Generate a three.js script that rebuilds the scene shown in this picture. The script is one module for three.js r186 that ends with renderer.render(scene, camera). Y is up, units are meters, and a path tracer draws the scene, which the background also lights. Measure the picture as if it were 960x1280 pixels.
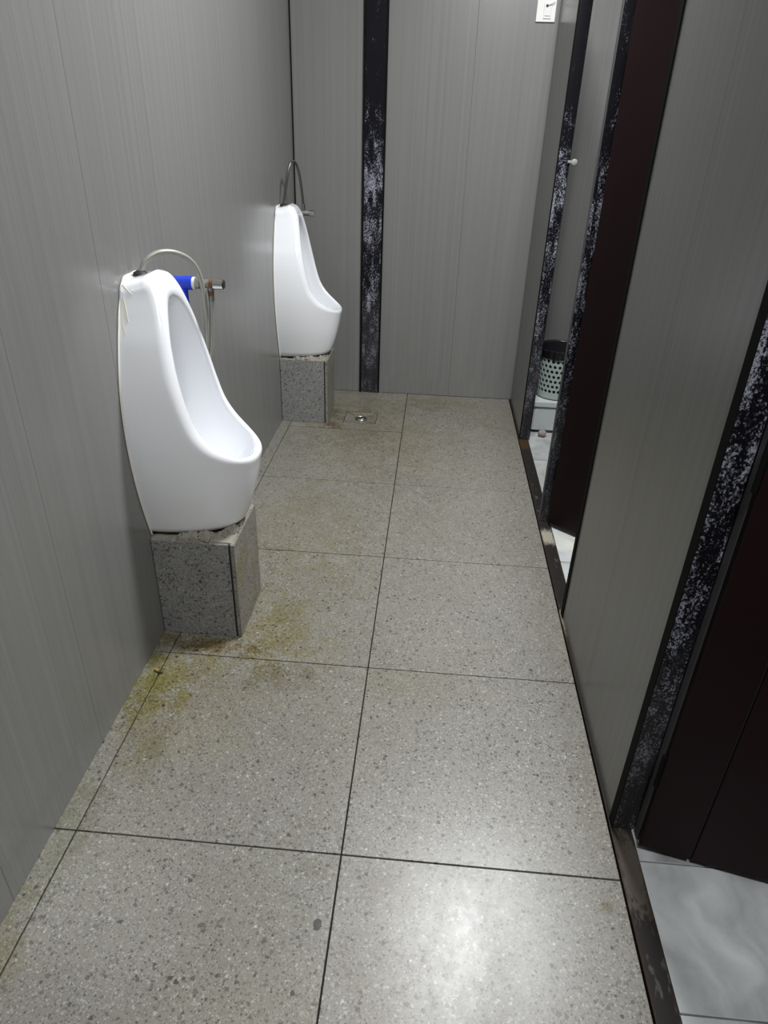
import * as THREE from 'three';
import { RoundedBoxGeometry } from 'three/addons/geometries/RoundedBoxGeometry.js';
import { mergeGeometries } from 'three/addons/utils/BufferGeometryUtils.js';
import { RectAreaLightUniformsLib } from 'three/addons/lights/RectAreaLightUniformsLib.js';

// ------------------------------------------------------------------ camera, light, exposure
const scene = new THREE.Scene();
const camera = new THREE.PerspectiveCamera(73.772, 960 / 1280, 0.05, 30);
camera.rotation.order = 'YXZ';
camera.position.set(0.12632, 1.399, 0.92907);
camera.rotation.set(-0.514718, 0.0620094, 0.0341213);
scene.add(camera);
scene.background = new THREE.Color(0x000000);

const renderer = new THREE.WebGLRenderer({ antialias: true });
renderer.toneMapping = THREE.LinearToneMapping;
renderer.toneMappingExposure = 1.0;
renderer.shadowMap.enabled = true;
RectAreaLightUniformsLib.init();

const CEIL = 2.8;
const LAMPS = [            // x, z, side of the panel, luminance
  { x: 0.53, z: -1.33, size: 0.30, power: 300 },
  { x: 0.53, z: 0.95, size: 0.30, power: 168 },
];
const LAMP_COLOUR = new THREE.Color().setRGB(0.975, 0.985, 1.0);

// ------------------------------------------------------------------ helpers
function rng(seed) { let a = seed >>> 0; return () => { a = (a + 0x6D2B79F5) >>> 0; let t = a; t = Math.imul(t ^ (t >>> 15), t | 1); t ^= t + Math.imul(t ^ (t >>> 7), t | 61); return ((t ^ (t >>> 14)) >>> 0) / 4294967296; }; }
function hash(ix, iy, s) { let h = Math.imul(ix, 374761393) ^ Math.imul(iy, 668265263) ^ Math.imul(s, 2246822519); h = Math.imul(h ^ (h >>> 13), 1274126177); return ((h ^ (h >>> 16)) >>> 0) / 4294967296; }
function vnoise(x, y, s) {
  const ix = Math.floor(x), iy = Math.floor(y); let fx = x - ix, fy = y - iy;
  fx = fx * fx * (3 - 2 * fx); fy = fy * fy * (3 - 2 * fy);
  const a = hash(ix, iy, s), b = hash(ix + 1, iy, s), c = hash(ix, iy + 1, s), d = hash(ix + 1, iy + 1, s);
  return a + (b - a) * fx + (c - a) * fy + (a - b - c + d) * fx * fy;
}
function fbm(x, y, s, o = 4) { let v = 0, a = 0.5, n = 0; for (let i = 0; i < o; i++) { v += a * vnoise(x, y, s + i * 17); n += a; a *= 0.5; x *= 2.03; y *= 2.03; } return v / n; }
const clamp = (v, a = 0, b = 1) => Math.min(b, Math.max(a, v));
const smooth = (a, b, v) => { const t = clamp((v - a) / (b - a)); return t * t * (3 - 2 * t); };
const toS = (v) => Math.round(255 * clamp(v <= 0.0031308 ? v * 12.92 : 1.055 * Math.pow(v, 1 / 2.4) - 0.055));

function dataTex(w, h, fill, srgb = true) {              // fill(buf) writes linear rgb floats
  const f = new Float32Array(w * h * 3); fill(f, w, h);
  const d = new Uint8Array(w * h * 4);
  for (let i = 0; i < w * h; i++) for (let k = 0; k < 3; k++) d[i * 4 + k] = srgb ? toS(f[i * 3 + k]) : Math.round(255 * clamp(f[i * 3 + k]));
  for (let i = 0; i < w * h; i++) d[i * 4 + 3] = 255;
  const t = new THREE.DataTexture(d, w, h, THREE.RGBAFormat);
  t.wrapS = t.wrapT = THREE.RepeatWrapping; t.magFilter = THREE.LinearFilter; t.minFilter = THREE.LinearMipmapLinearFilter; t.generateMipmaps = true;
  if (srgb) t.colorSpace = THREE.SRGBColorSpace;
  t.needsUpdate = true; return t;
}
const used = new Map();
function numbered(n) { const k = used.get(n) || 0; used.set(n, k + 1); return k ? `${n}_${String(k).padStart(3, '0')}` : n; }
function tag(o, label, category, group, kind) {
  o.userData.label = label; o.userData.category = category;
  if (group) o.userData.group = group; if (kind) o.userData.kind = kind; return o;
}
function thing(name, label, category, pos = [0, 0, 0], group, kind) {
  const o = new THREE.Group(); o.name = numbered(name); o.position.set(...pos); scene.add(o);
  return tag(o, label, category, group, kind);
}
function part(parent, name, geo, mat, pos) {
  const m = new THREE.Mesh(geo, mat); m.name = name; m.castShadow = m.receiveShadow = true;
  if (pos) m.position.set(...pos); parent.add(m); return m;
}
// box with slightly rounded edges and uv in metres (world axes), divided by the texture's size in metres
function slab(w, h, d, r = 0.002, tw = 1, th = 1, ou = 0, ov = 0) {
  const g = r > 0 ? new RoundedBoxGeometry(w, h, d, 1, r) : new THREE.BoxGeometry(w, h, d);
  return planarUV(g, tw, th, ou, ov);
}
function planarUV(g, tw, th, ou = 0, ov = 0) {
  const p = g.attributes.position, n = g.attributes.normal, uv = new Float32Array(p.count * 2);
  for (let i = 0; i < p.count; i++) {
    const ax = Math.abs(n.getX(i)), ay = Math.abs(n.getY(i)), az = Math.abs(n.getZ(i));
    let u, v;
    if (ay > ax && ay > az) { u = p.getX(i); v = p.getZ(i); } else if (ax > az) { u = p.getZ(i); v = p.getY(i); } else { u = p.getX(i); v = p.getY(i); }
    uv[i * 2] = u / tw + ou; uv[i * 2 + 1] = v / th + ov;
  }
  g.setAttribute('uv', new THREE.BufferAttribute(uv, 2)); return g;
}
function tube(pts, r, seg = 48, rad = 8, closed = false) {
  return new THREE.TubeGeometry(new THREE.CatmullRomCurve3(pts.map((p) => new THREE.Vector3(...p)), closed, 'centripetal'), seg, r, rad, closed);
}
function cyl(r0, r1, h, seg = 24) { return new THREE.CylinderGeometry(r0, r1, h, seg); }
function lathe(pts, seg = 28) { return new THREE.LatheGeometry(pts.map(([x, y]) => new THREE.Vector2(x, y)), seg); }

// isosurface of f (negative inside) as a smooth mesh: surface nets, vertices pulled onto the surface
function isoMesh(f, mn, mx, cell) {
  const n = [0, 1, 2].map((k) => Math.ceil((mx[k] - mn[k]) / cell) + 1), [nx, ny, nz] = n;
  const v = new Float32Array(nx * ny * nz), id = (i, j, k) => (k * ny + j) * nx + i;
  for (let k = 0; k < nz; k++) for (let j = 0; j < ny; j++) for (let i = 0; i < nx; i++) v[id(i, j, k)] = f(mn[0] + i * cell, mn[1] + j * cell, mn[2] + k * cell);
  const vert = new Int32Array(nx * ny * nz).fill(-1), pos = [];
  const E = [[0, 1], [0, 2], [0, 4], [1, 3], [1, 5], [2, 3], [2, 6], [3, 7], [4, 5], [4, 6], [5, 7], [6, 7]];
  for (let k = 0; k < nz - 1; k++) for (let j = 0; j < ny - 1; j++) for (let i = 0; i < nx - 1; i++) {
    const c = []; let m = 0;
    for (let q = 0; q < 8; q++) { const val = v[id(i + (q & 1), j + ((q >> 1) & 1), k + (q >> 2))]; c.push(val); if (val < 0) m |= 1 << q; }
    if (m === 0 || m === 255) continue;
    let sx = 0, sy = 0, sz = 0, s = 0;
    for (const [a, b] of E) if ((c[a] < 0) !== (c[b] < 0)) {
      const t = c[a] / (c[a] - c[b]);
      sx += (a & 1) + t * ((b & 1) - (a & 1)); sy += ((a >> 1) & 1) + t * (((b >> 1) & 1) - ((a >> 1) & 1)); sz += (a >> 2) + t * ((b >> 2) - (a >> 2)); s++;
    }
    vert[id(i, j, k)] = pos.length / 3;
    pos.push(mn[0] + (i + sx / s) * cell, mn[1] + (j + sy / s) * cell, mn[2] + (k + sz / s) * cell);
  }
  const idx = [];
  const quad = (a, b, c, d, flip) => { if (a < 0 || b < 0 || c < 0 || d < 0) return; flip ? idx.push(a, c, b, a, d, c) : idx.push(a, b, c, a, c, d); };
  for (let k = 1; k < nz - 1; k++) for (let j = 1; j < ny - 1; j++) for (let i = 1; i < nx - 1; i++) {
    const a = v[id(i, j, k)] < 0;
    if (a !== v[id(i + 1, j, k)] < 0) quad(vert[id(i, j - 1, k - 1)], vert[id(i, j, k - 1)], vert[id(i, j, k)], vert[id(i, j - 1, k)], !a);
    if (a !== v[id(i, j + 1, k)] < 0) quad(vert[id(i - 1, j, k - 1)], vert[id(i - 1, j, k)], vert[id(i, j, k)], vert[id(i, j, k - 1)], !a);
    if (a !== v[id(i, j, k + 1)] < 0) quad(vert[id(i - 1, j - 1, k)], vert[id(i, j - 1, k)], vert[id(i, j, k)], vert[id(i - 1, j, k)], !a);
  }
  const nor = new Float32Array(pos.length), e = cell * 0.35;
  for (let q = 0; q < pos.length; q += 3) {
    let gx, gy, gz, l;
    for (let it = 0; it < 2; it++) {
      const x = pos[q], y = pos[q + 1], z = pos[q + 2];
      gx = f(x + e, y, z) - f(x - e, y, z); gy = f(x, y + e, z) - f(x, y - e, z); gz = f(x, y, z + e) - f(x, y, z - e);
      l = Math.hypot(gx, gy, gz) || 1;
      if (it === 0) { const d = clamp(f(x, y, z) / (l / (2 * e)), -cell * 0.5, cell * 0.5); pos[q] -= d * gx / l; pos[q + 1] -= d * gy / l; pos[q + 2] -= d * gz / l; }
    }
    nor[q] = gx / l; nor[q + 1] = gy / l; nor[q + 2] = gz / l;
  }
  const g = new THREE.BufferGeometry();
  g.setAttribute('position', new THREE.Float32BufferAttribute(pos, 3)); g.setAttribute('normal', new THREE.BufferAttribute(nor, 3));
  g.setAttribute('uv', new THREE.Float32BufferAttribute(new Float32Array(pos.length / 3 * 2), 2)); g.setIndex(idx);
  return g;
}
const smax = (a, b, k) => { const h = Math.max(k - Math.abs(a - b), 0) / k; return Math.max(a, b) + h * h * k * 0.25; };
function polySDF(P) {
  return (x, y) => {
    let d = Infinity, s = 1;
    for (let i = 0, j = P.length - 1; i < P.length; j = i++) {
      const ex = P[j][0] - P[i][0], ey = P[j][1] - P[i][1], wx = x - P[i][0], wy = y - P[i][1];
      const t = clamp((wx * ex + wy * ey) / (ex * ex + ey * ey + 1e-12)), bx = wx - ex * t, by = wy - ey * t;
      d = Math.min(d, bx * bx + by * by);
      const c1 = y >= P[i][1], c2 = y < P[j][1], c3 = ex * wy > ey * wx;
      if ((c1 && c2 && c3) || (!c1 && !c2 && !c3)) s = -s;
    }
    return s * Math.sqrt(d);
  };
}
function lerpTable(T) { return (x) => { if (x <= T[0][0]) return T[0][1]; for (let i = 1; i < T.length; i++) if (x <= T[i][0]) { const t = smoothT((x - T[i - 1][0]) / (T[i][0] - T[i - 1][0])); return T[i - 1][1] + t * (T[i][1] - T[i - 1][1]); } return T[T.length - 1][1]; }; }
const smoothT = (t) => t;
function spline(T) {                                       // monotone x, smooth curve through the table
  const c = new THREE.CatmullRomCurve3(T.map(([x, y]) => new THREE.Vector3(x, y, 0)), false, 'centripetal').getPoints(90).map((p) => [p.x, p.y]);
  return lerpTable(c);
}

// ------------------------------------------------------------------ textures
function stampChips(buf, w, h, mmPerPx, list, rand) {
  for (const { n, r0, r1, tones } of list) for (let q = 0; q < n; q++) {
    const cx = rand() * w, cy = rand() * h, r = (r0 + (r1 - r0) * Math.pow(rand(), 1.7)) / mmPerPx, el = 0.6 + rand() * 0.4, an = rand() * 6.28, ca = Math.cos(an), sa = Math.sin(an);
    const ph = rand() * 6.28, tone = tones[Math.floor(rand() * tones.length)], jit = 0.85 + rand() * 0.3, al = 0.6 + rand() * 0.4, R = Math.ceil(r + 1);
    for (let y = Math.floor(cy - R); y <= cy + R; y++) for (let x = Math.floor(cx - R); x <= cx + R; x++) {
      const dx = x + 0.5 - cx, dy = y + 0.5 - cy, u = dx * ca + dy * sa, t = (-dx * sa + dy * ca) / el, a = Math.atan2(t, u);
      const rr = r * (1 + 0.16 * Math.sin(3 * a + ph) + 0.1 * Math.sin(5 * a + 2 * ph)), c = clamp((rr - Math.hypot(u, t)) + 0.5) * al;
      if (c <= 0) continue;
      const i = (((y + h) % h) * w + ((x + w) % w)) * 3;
      for (let k = 0; k < 3; k++) buf[i + k] = buf[i + k] * (1 - c) + tone[k] * jit * c;
    }
  }
}
const DARK = [[0.062, 0.058, 0.052], [0.082, 0.077, 0.068], [0.042, 0.040, 0.037]], LIGHT = [[0.35, 0.348, 0.32], [0.29, 0.283, 0.255]], MID = [[0.135, 0.129, 0.114], [0.25, 0.238, 0.208], [0.105, 0.10, 0.088]];
const chipSet = (area) => [
  { n: Math.round(area * 60000), r0: 0.7, r1: 1.7, tones: [...DARK, ...MID, ...MID] }, { n: Math.round(area * 22000), r0: 0.7, r1: 1.9, tones: LIGHT },
  { n: Math.round(area * 7000), r0: 1.5, r1: 3.0, tones: [...DARK, ...MID] }, { n: Math.round(area * 2300), r0: 1.5, r1: 3.6, tones: LIGHT }, { n: Math.round(area * 900), r0: 2.6, r1: 5.4, tones: [...DARK, MID[2]] },
];
// dirt on the floor: centre x,z, radii, colour (multiplied in), strength, ragged scale
const STAINS = [
  [-0.6, -0.56, 0.14, 0.16, [0.89, 0.85, 0.40], 0.46], [-0.58, -0.45, 0.08, 0.11, [0.83, 0.79, 0.30], 0.75], [-0.635, -0.46, 0.05, 0.14, [0.69, 0.70, 0.34], 0.75], [-0.52, -0.42, 0.2, 0.22, [0.92, 0.88, 0.68], 0.50],
  [-0.52, -0.645, 0.16, 0.035, [0.50, 0.36, 0.16], 0.95], [-0.36, -0.8, 0.09, 0.2, [0.83, 0.79, 0.44], 0.50], [-0.38, -0.66, 0.24, 0.12, [0.89, 0.85, 0.60], 0.50],
  [-0.28, -0.74, 0.07, 0.16, [0.79, 0.75, 0.44], 0.55], [-0.36, -0.5, 0.28, 0.2, [0.90, 0.86, 0.76], 0.43], [-0.55, -0.3, 0.07, 0.14, [0.79, 0.75, 0.62], 0.70], [-0.53, -0.27, 0.03, 0.06, [0.71, 0.67, 0.48], 0.60],
  [-0.62, 0.03, 0.05, 0.14, [0.65, 0.66, 0.48], 0.80], [-0.63, 0.27, 0.05, 0.1, [0.73, 0.69, 0.44], 0.75], [-0.25, -0.52, 0.1, 0.05, [0.65, 0.62, 0.52], 0.60], [-0.17, -0.56, 0.1, 0.03, [0.63, 0.60, 0.50], 0.50],
  [-0.05, -0.2, 0.1, 0.2, [0.85, 0.83, 0.73], 0.43], [0.12, -0.55, 0.16, 0.07, [0.87, 0.83, 0.72], 0.65], [0.05, 0.05, 0.14, 0.06, [0.79, 0.77, 0.66], 0.55], [-0.13, 0.18, 0.14, 0.24, [0.85, 0.84, 0.73], 0.40], [0.08, 0.16, 0.05, 0.14, [0.79, 0.75, 0.64], 0.65],
  [0.57, -0.75, 0.05, 0.4, [0.81, 0.78, 0.72], 0.37], [0.58, -0.1, 0.04, 0.3, [0.77, 0.73, 0.62], 0.60], [0.56, 0.06, 0.012, 0.01, [0.50, 0.45, 0.16], 0.90],
  [-0.24, -0.95, 0.22, 0.3, [0.87, 0.83, 0.66], 0.50], [-0.36, -1.35, 0.26, 0.3, [0.85, 0.81, 0.63], 0.50], [-0.36, -1.62, 0.1, 0.14, [0.73, 0.70, 0.52], 0.43], [-0.15, -1.5, 0.3, 0.4, [0.91, 0.88, 0.78], 0.43], [0.3, -1.7, 0.35, 0.5, [0.92, 0.90, 0.83], 0.43],
  [-0.2, -2.2, 0.36, 0.34, [0.81, 0.77, 0.57], 0.53], [-0.25, -2.55, 0.3, 0.34, [0.75, 0.71, 0.53], 0.53], [-0.38, -2.52, 0.05, 0.05, [0.60, 0.38, 0.22], 0.80], [-0.4, -2.44, 0.2, 0.03, [0.48, 0.45, 0.36], 0.80],
  [-0.12, -2.85, 0.3, 0.16, [0.75, 0.71, 0.49], 0.50], [0.2, -2.88, 0.22, 0.12, [0.77, 0.73, 0.50], 0.50], [0.45, -2.75, 0.28, 0.28, [0.79, 0.76, 0.66], 0.43], [0.1, -2.3, 0.4, 0.5, [0.85, 0.82, 0.71], 0.43], [-0.38, -2.65, 0.05, 0.14, [0.48, 0.44, 0.32], 0.80],
];
function floorTex(z0, z1, pxPerM, seed) {
  const X0 = -0.66, W = 1.28, w = Math.round(W * pxPerM), h = Math.round((z1 - z0) * pxPerM), rand = rng(seed);
  const t = dataTex(w, h, (b) => {
    for (let y = 0; y < h; y++) for (let x = 0; x < w; x++) {
      const m = x / pxPerM + X0, z = z0 + y / pxPerM, i = (y * w + x) * 3;
      const n = 0.90 + 0.2 * fbm(m * 6, z * 6, 5, 3) + 0.07 * (vnoise(m * 500, z * 500, 9) - 0.5), warm = fbm(m * 2.3 + 9, z * 2.3, 21, 3) - 0.5;
      b[i] = 0.196 * n * (1 + warm * 0.04); b[i + 1] = 0.188 * n; b[i + 2] = 0.160 * n * (1 - warm * 0.14);
    }
    stampChips(b, w, h, 1000 / pxPerM, chipSet(W * (z1 - z0)), rand);
    for (let y = 0; y < h; y++) for (let x = 0; x < w; x++) {
      const m = x / pxPerM + X0, z = z0 + y / pxPerM, i = (y * w + x) * 3;
      const grain = fbm(m * 28, z * 28, 31, 4) - 0.5, fine = vnoise(m * 260, z * 260, 37) - 0.5;
      for (const [cx, cz, rx, rz, col, st] of STAINS) {
        const dx = (m - cx) / rx, dz = (z - cz) / rz, d = dx * dx + dz * dz; if (d > 3.2) continue;
        const k = st * 0.85 * smooth(1.2, -0.15, d * 0.62 + grain * 1.9 + fine * 1.4);
        if (k > 0) for (let c = 0; c < 3; c++) b[i + c] *= 1 - k * (1 - col[c]);
      }
      // one dark blot dropped on the tile
      const bd = Math.hypot((m + 0.028) / 0.0085, (z - 0.154) / 0.0125) + 0.25 * (fbm(m * 160, z * 160, 3, 2) - 0.5);
      if (bd < 1) for (let c = 0; c < 3; c++) b[i + c] *= 0.12;
    }
  });
  return { t, uv: (x, z) => [(x - X0) / W, (z - z0) / (z1 - z0)] };
}
const floorNear = floorTex(-1.2, 0.6, 1100, 11), floorFar = floorTex(-3.02, -1.2, 620, 12);

const stoneTex = dataTex(1024, 1024, (b, w, h) => {       // 0.5 m of the plinth's stone tile
  const rand = rng(77);
  for (let y = 0; y < h; y++) for (let x = 0; x < w; x++) { const n = 0.88 + 0.24 * fbm(x / 90, y / 90, 7, 3), i = (y * w + x) * 3; b[i] = 0.235 * n; b[i + 1] = 0.236 * n; b[i + 2] = 0.238 * n; }
  stampChips(b, w, h, 0.488, chipSet(0.42), rand);
});
const stoneStainedTex = dataTex(512, 512, (b, w, h) => {  // 0.5 m, the same stone yellowed by lime and splashes
  const rand = rng(78);
  for (let y = 0; y < h; y++) for (let x = 0; x < w; x++) { const n = 0.86 + 0.28 * fbm(x / 45, y / 45, 8, 3), i = (y * w + x) * 3; b[i] = 0.225 * n; b[i + 1] = 0.213 * n; b[i + 2] = 0.182 * n; }
  stampChips(b, w, h, 0.977, chipSet(0.42), rand);
  for (let y = 0; y < h; y++) for (let x = 0; x < w; x++) { const i = (y * w + x) * 3, k = 0.6 * smooth(0.52, 0.62, fbm(x / 60, y / 90, 19, 4)) ; b[i] *= 1 - 0.12 * k; b[i + 1] *= 1 - 0.18 * k; b[i + 2] *= 1 - 0.5 * k; }
});
function grainTex(seed, base, amp) {
  return dataTex(640, 1024, (b, w, h) => {                // 0.42 m wide, 2.6 m tall
    for (let y = 0; y < h; y++) for (let x = 0; x < w; x++) {
      const Y = y / h * 2.6, i = (y * w + x) * 3;
      const warp = x + 2.2 * Math.sin(Y * 1.7 + x * 0.011) ;
      let g = 0.42 * (vnoise(warp / 2.1, Y * 1.4, seed) - 0.5) + 0.28 * (vnoise(warp / 6.5, Y * 0.7, seed + 1) - 0.5) + 0.22 * (vnoise(warp / 26, Y * 0.35, seed + 2) - 0.5) + 0.2 * (vnoise(x / 1.1, Y * 5, seed + 3) - 0.5);
      g += 0.16 * (fbm(x / 150, Y * 1.3, seed + 5, 3) - 0.5);
      const v = 1 + amp * g; b[i] = base[0] * v; b[i + 1] = base[1] * v; b[i + 2] = base[2] * v;
    }
  });
}
const panelTex = [grainTex(101, [0.184, 0.184, 0.176], 0.31), grainTex(151, [0.181, 0.182, 0.174], 0.31)];
// scuffed black film on the aluminium trims; u across 0.12 m, v up 2.2 m. worn(v metres) gives how much of the film is gone
const wornTex = dataTex(160, 2048, (b, w, h) => {
  for (let y = 0; y < h; y++) for (let x = 0; x < w; x++) {
    const Y = y / h * 2.2, X = x / w * 0.12, i = (y * w + x) * 3;
    const wear = Y > 1.75 ? 0.26 : Y > 1.2 ? 0.26 + (1.75 - Y) / 0.55 * 0.26 : 0.56;
    const big = fbm(X * 45, Y * 16, 201, 3), n = fbm(X * 330, Y * 250, 211, 3), f = vnoise(X * 1300, Y * 900, 221);
    const k = smooth(0.60, 0.80, n * 0.52 + big * 0.46 + f * 0.24 + (wear - 0.5) * 0.75 - 0.06);
    const streak = 0.7 + 0.6 * vnoise(X * 420, Y * 6, 231), low = smooth(0.60, 0.35, Y + 0.25 * (big - 0.5)), br = 0.6 + 0.9 * f;
    const bare = [0.30 * br, 0.305 * br, 0.36 * br], grime = [0.085 * streak, 0.083 * streak, 0.09 * streak], film = [0.005, 0.005, 0.0075];
    for (let c = 0; c < 3; c++) b[i + c] = film[c] + k * ((bare[c] * (1 - low) + (grime[c] * 0.7 + bare[c] * 0.3) * low) - film[c]) + low * 0.022 * streak;
  }
});
const sillTex = dataTex(64, 2048, (b, w, h) => {          // u across the sill, v = 4 m along it from z = -3
  for (let y = 0; y < h; y++) for (let x = 0; x < w; x++) {
    const z = -3 + y / h * 4, u = x / w, i = (y * w + x) * 3, n = fbm(u * 3, z * 16, 301, 3), f = fbm(u * 12, z * 90, 311, 3);
    let c = [0.020, 0.018, 0.017];
    const mix = (col, k) => { c = c.map((q, j) => q + (col[j] - q) * clamp(k)); };
    mix([0.20, 0.19, 0.17], smooth(0.72, 0.85, n + (f - 0.5) * 0.4) * 0.3);
    mix([0.34, 0.32, 0.26], smooth(0.07, 0.03, Math.abs(z + 1.42) + (f - 0.5) * 0.05) * 0.9);
    mix([0.36, 0.30, 0.22], smooth(0.09, 0.03, Math.abs(z + 0.88) + (f - 0.5) * 0.1) * 0.6);
    mix([0.06, 0.036, 0.016], smooth(0.09, 0.03, Math.abs(z + 2.34) + (f - 0.5) * 0.1));
    mix([0.10, 0.085, 0.066], smooth(0.12, 0.05, Math.abs(z + 0.02) + (f - 0.5) * 0.12) * 0.75);
    mix([0.035, 0.02, 0.012], smooth(0.16, 0.04, Math.min(u, 1 - u) + (f - 0.5) * 0.25) * smooth(0.3, 0.6, n) * 0.8);
    b[i] = c[0]; b[i + 1] = c[1]; b[i + 2] = c[2];
  }
});
const marbleTex = dataTex(1024, 1024, (b, w, h) => {      // 1.2 m
  for (let y = 0; y < h; y++) for (let x = 0; x < w; x++) {
    const X = x / w * 1.2, Y = y / h * 1.2, i = (y * w + x) * 3, wx = fbm(X * 4, Y * 4, 401, 4) - 0.5, d = (X * 0.75 + Y * 0.9) * 5 + wx * 3.2;
    const vein = Math.pow(1 - Math.abs(2 * vnoise(d, X * 2 - Y * 2, 411) - 1), 5), cloud = fbm(X * 7 + wx * 2, Y * 7, 421, 4), f = vnoise(X * 160, Y * 160, 3);
    const v = 0.54 + 0.6 * (cloud - 0.5) - 0.22 * vein * cloud + 0.26 * (fbm(X * 22 + wx * 5, Y * 9, 441, 3) - 0.5) + 0.03 * (f - 0.5), yel = smooth(0.55, 0.75, fbm(X * 3 + 4, Y * 3, 431, 3));
    b[i] = v * (0.965 + 0.02 * yel); b[i + 1] = v; b[i + 2] = v * (1.0 - 0.09 * yel);
  }
});
const smearTex = dataTex(512, 512, (b, w, h) => {         // floor roughness: mop film, 0.6 m
  for (let y = 0; y < h; y++) for (let x = 0; x < w; x++) { const i = (y * w + x) * 3, n = fbm(x / 40, y / 110, 501, 4), f = fbm(x / 4, y / 4, 511, 2); b[i] = b[i + 1] = b[i + 2] = clamp(0.365 + 0.10 * (n - 0.5) + 0.05 * (f - 0.5)); }
}, false);
const braidTex = dataTex(64, 64, (b, w, h) => {
  for (let y = 0; y < h; y++) for (let x = 0; x < w; x++) { const i = (y * w + x) * 3, a = (x + y) % 16 < 11 ? 1 : 0.62, c = (x - y + 64) % 16 < 11 ? 1 : 0.7, v = 0.42 * a * c + 0.03; b[i] = v; b[i + 1] = v * 0.97; b[i + 2] = v * 0.86; }
});
braidTex.repeat.set(36, 2);

// ------------------------------------------------------------------ materials
const std = (o) => new THREE.MeshStandardMaterial(o);
const lin = (r, g, b) => new THREE.Color().setRGB(r, g, b);
const M = {
  panel: panelTex.map((map) => std({ map, roughness: 0.27 })),
  floorNear: std({ map: floorNear.t, roughnessMap: smearTex, roughness: 1 }),
  floorFar: std({ map: floorFar.t, roughnessMap: smearTex, roughness: 1 }),
  grout: std({ color: lin(0.014, 0.012, 0.010), roughness: 0.9 }),
  stone: std({ map: stoneTex, roughness: 0.5 }),
  stoneStained: std({ map: stoneStainedTex, roughness: 0.5 }),
  ceramic: new THREE.MeshPhysicalMaterial({ color: lin(0.84, 0.855, 0.88), roughness: 0.16, clearcoat: 0.6, clearcoatRoughness: 0.06 }),
  worn: new THREE.MeshPhysicalMaterial({ map: wornTex, roughness: 0.5, specularIntensity: 0.2 }),
  black: new THREE.MeshPhysicalMaterial({ color: lin(0.006, 0.006, 0.006), roughness: 0.75, specularIntensity: 0.15 }),
  greyTrim: std({ color: lin(0.075, 0.075, 0.08), roughness: 0.5 }),
  sill: new THREE.MeshPhysicalMaterial({ map: sillTex, roughness: 0.55, specularIntensity: 0.25 }),
  marble: std({ map: marbleTex, roughness: 0.3 }),
  maroon: new THREE.MeshPhysicalMaterial({ color: lin(0.0125, 0.0036, 0.0047), roughness: 0.5, specularIntensity: 0.35 }),
  maroonDark: new THREE.MeshPhysicalMaterial({ color: lin(0.0112, 0.0035, 0.0044), roughness: 0.5, specularIntensity: 0.35 }),
  sealant: std({ color: lin(0.74, 0.725, 0.66), roughness: 0.6 }),
  smear: std({ color: lin(0.58, 0.53, 0.34), roughness: 0.6 }),
  mortar: std({ color: lin(0.25, 0.235, 0.195), roughness: 0.9 }),
  rubber: std({ color: lin(0.012, 0.012, 0.014), roughness: 0.6 }),
  blue: std({ color: lin(0.012, 0.045, 0.55), roughness: 0.4 }),
  white: std({ color: lin(0.72, 0.72, 0.70), roughness: 0.35 }),
  chrome: std({ color: lin(0.55, 0.54, 0.52), roughness: 0.25, metalness: 1 }),
  valve: std({ color: lin(0.30, 0.29, 0.26), roughness: 0.45, metalness: 0.7 }),
  rust: std({ color: lin(0.13, 0.06, 0.025), roughness: 0.85 }),
  hose: std({ map: braidTex, roughness: 0.45, metalness: 0.35 }),
  hoseDark: std({ color: lin(0.16, 0.155, 0.145), roughness: 0.35, metalness: 0.8 }),
  mint: std({ color: lin(0.50, 0.60, 0.56), roughness: 0.45 }),
  bin: std({ color: lin(0.62, 0.66, 0.66), roughness: 0.4 }),
  bag: std({ color: lin(0.012, 0.012, 0.015), roughness: 0.3 }),
  ceiling: std({ color: lin(0.42, 0.42, 0.41), roughness: 0.8 }),
  plain: std({ color: lin(0.30, 0.30, 0.285), roughness: 0.6 }),
  paper: std({ color: lin(0.30, 0.21, 0.06), roughness: 0.9 }),
  ash: std({ color: lin(0.05, 0.04, 0.03), roughness: 0.9 }),
  tissue: std({ color: lin(0.36, 0.29, 0.29), roughness: 0.95 }),
  bumper: std({ color: lin(0.34, 0.34, 0.32), roughness: 0.6 }),
  water: new THREE.MeshPhysicalMaterial({ color: 0xffffff, roughness: 0.02, transmission: 1, thickness: 0, ior: 1.33 }),
  switch: std({ color: lin(0.74, 0.73, 0.70), roughness: 0.35 }),
};

// ------------------------------------------------------------------ the room
const XL = -0.65, XR = 0.615, ZB = -3.0, ZF = 2.6, TH = 0.045, XS = 1.85;   // left wall, stall front, back wall, front wall, stall front thickness, stall rear wall
const PW = 0.4115;                                                        // width of one wall board
let boardNo = 0;
function board(parent, axis, a, b, at, y0, y1, dir) {                     // one board of a wall, 2 mm joint to the next
  const w = b - a - 0.0005, h = y1 - y0, t = 0.02, k = boardNo++;
  const g = axis === 'x' ? slab(w, h, t, 0.0008, 0.42, 2.6, 0.5 + hash(k, 3, 1), 0.5) : slab(t, h, w, 0.0008, 0.42, 2.6, 0.5 + hash(k, 3, 1), 0.5);
  const mid = (a + b) / 2, y = (y0 + y1) / 2;
  part(parent, 'panel', g, M.panel[k % 2], axis === 'x' ? [mid, y, at + dir * t / 2] : [at + dir * t / 2, y, mid]);
}
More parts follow.
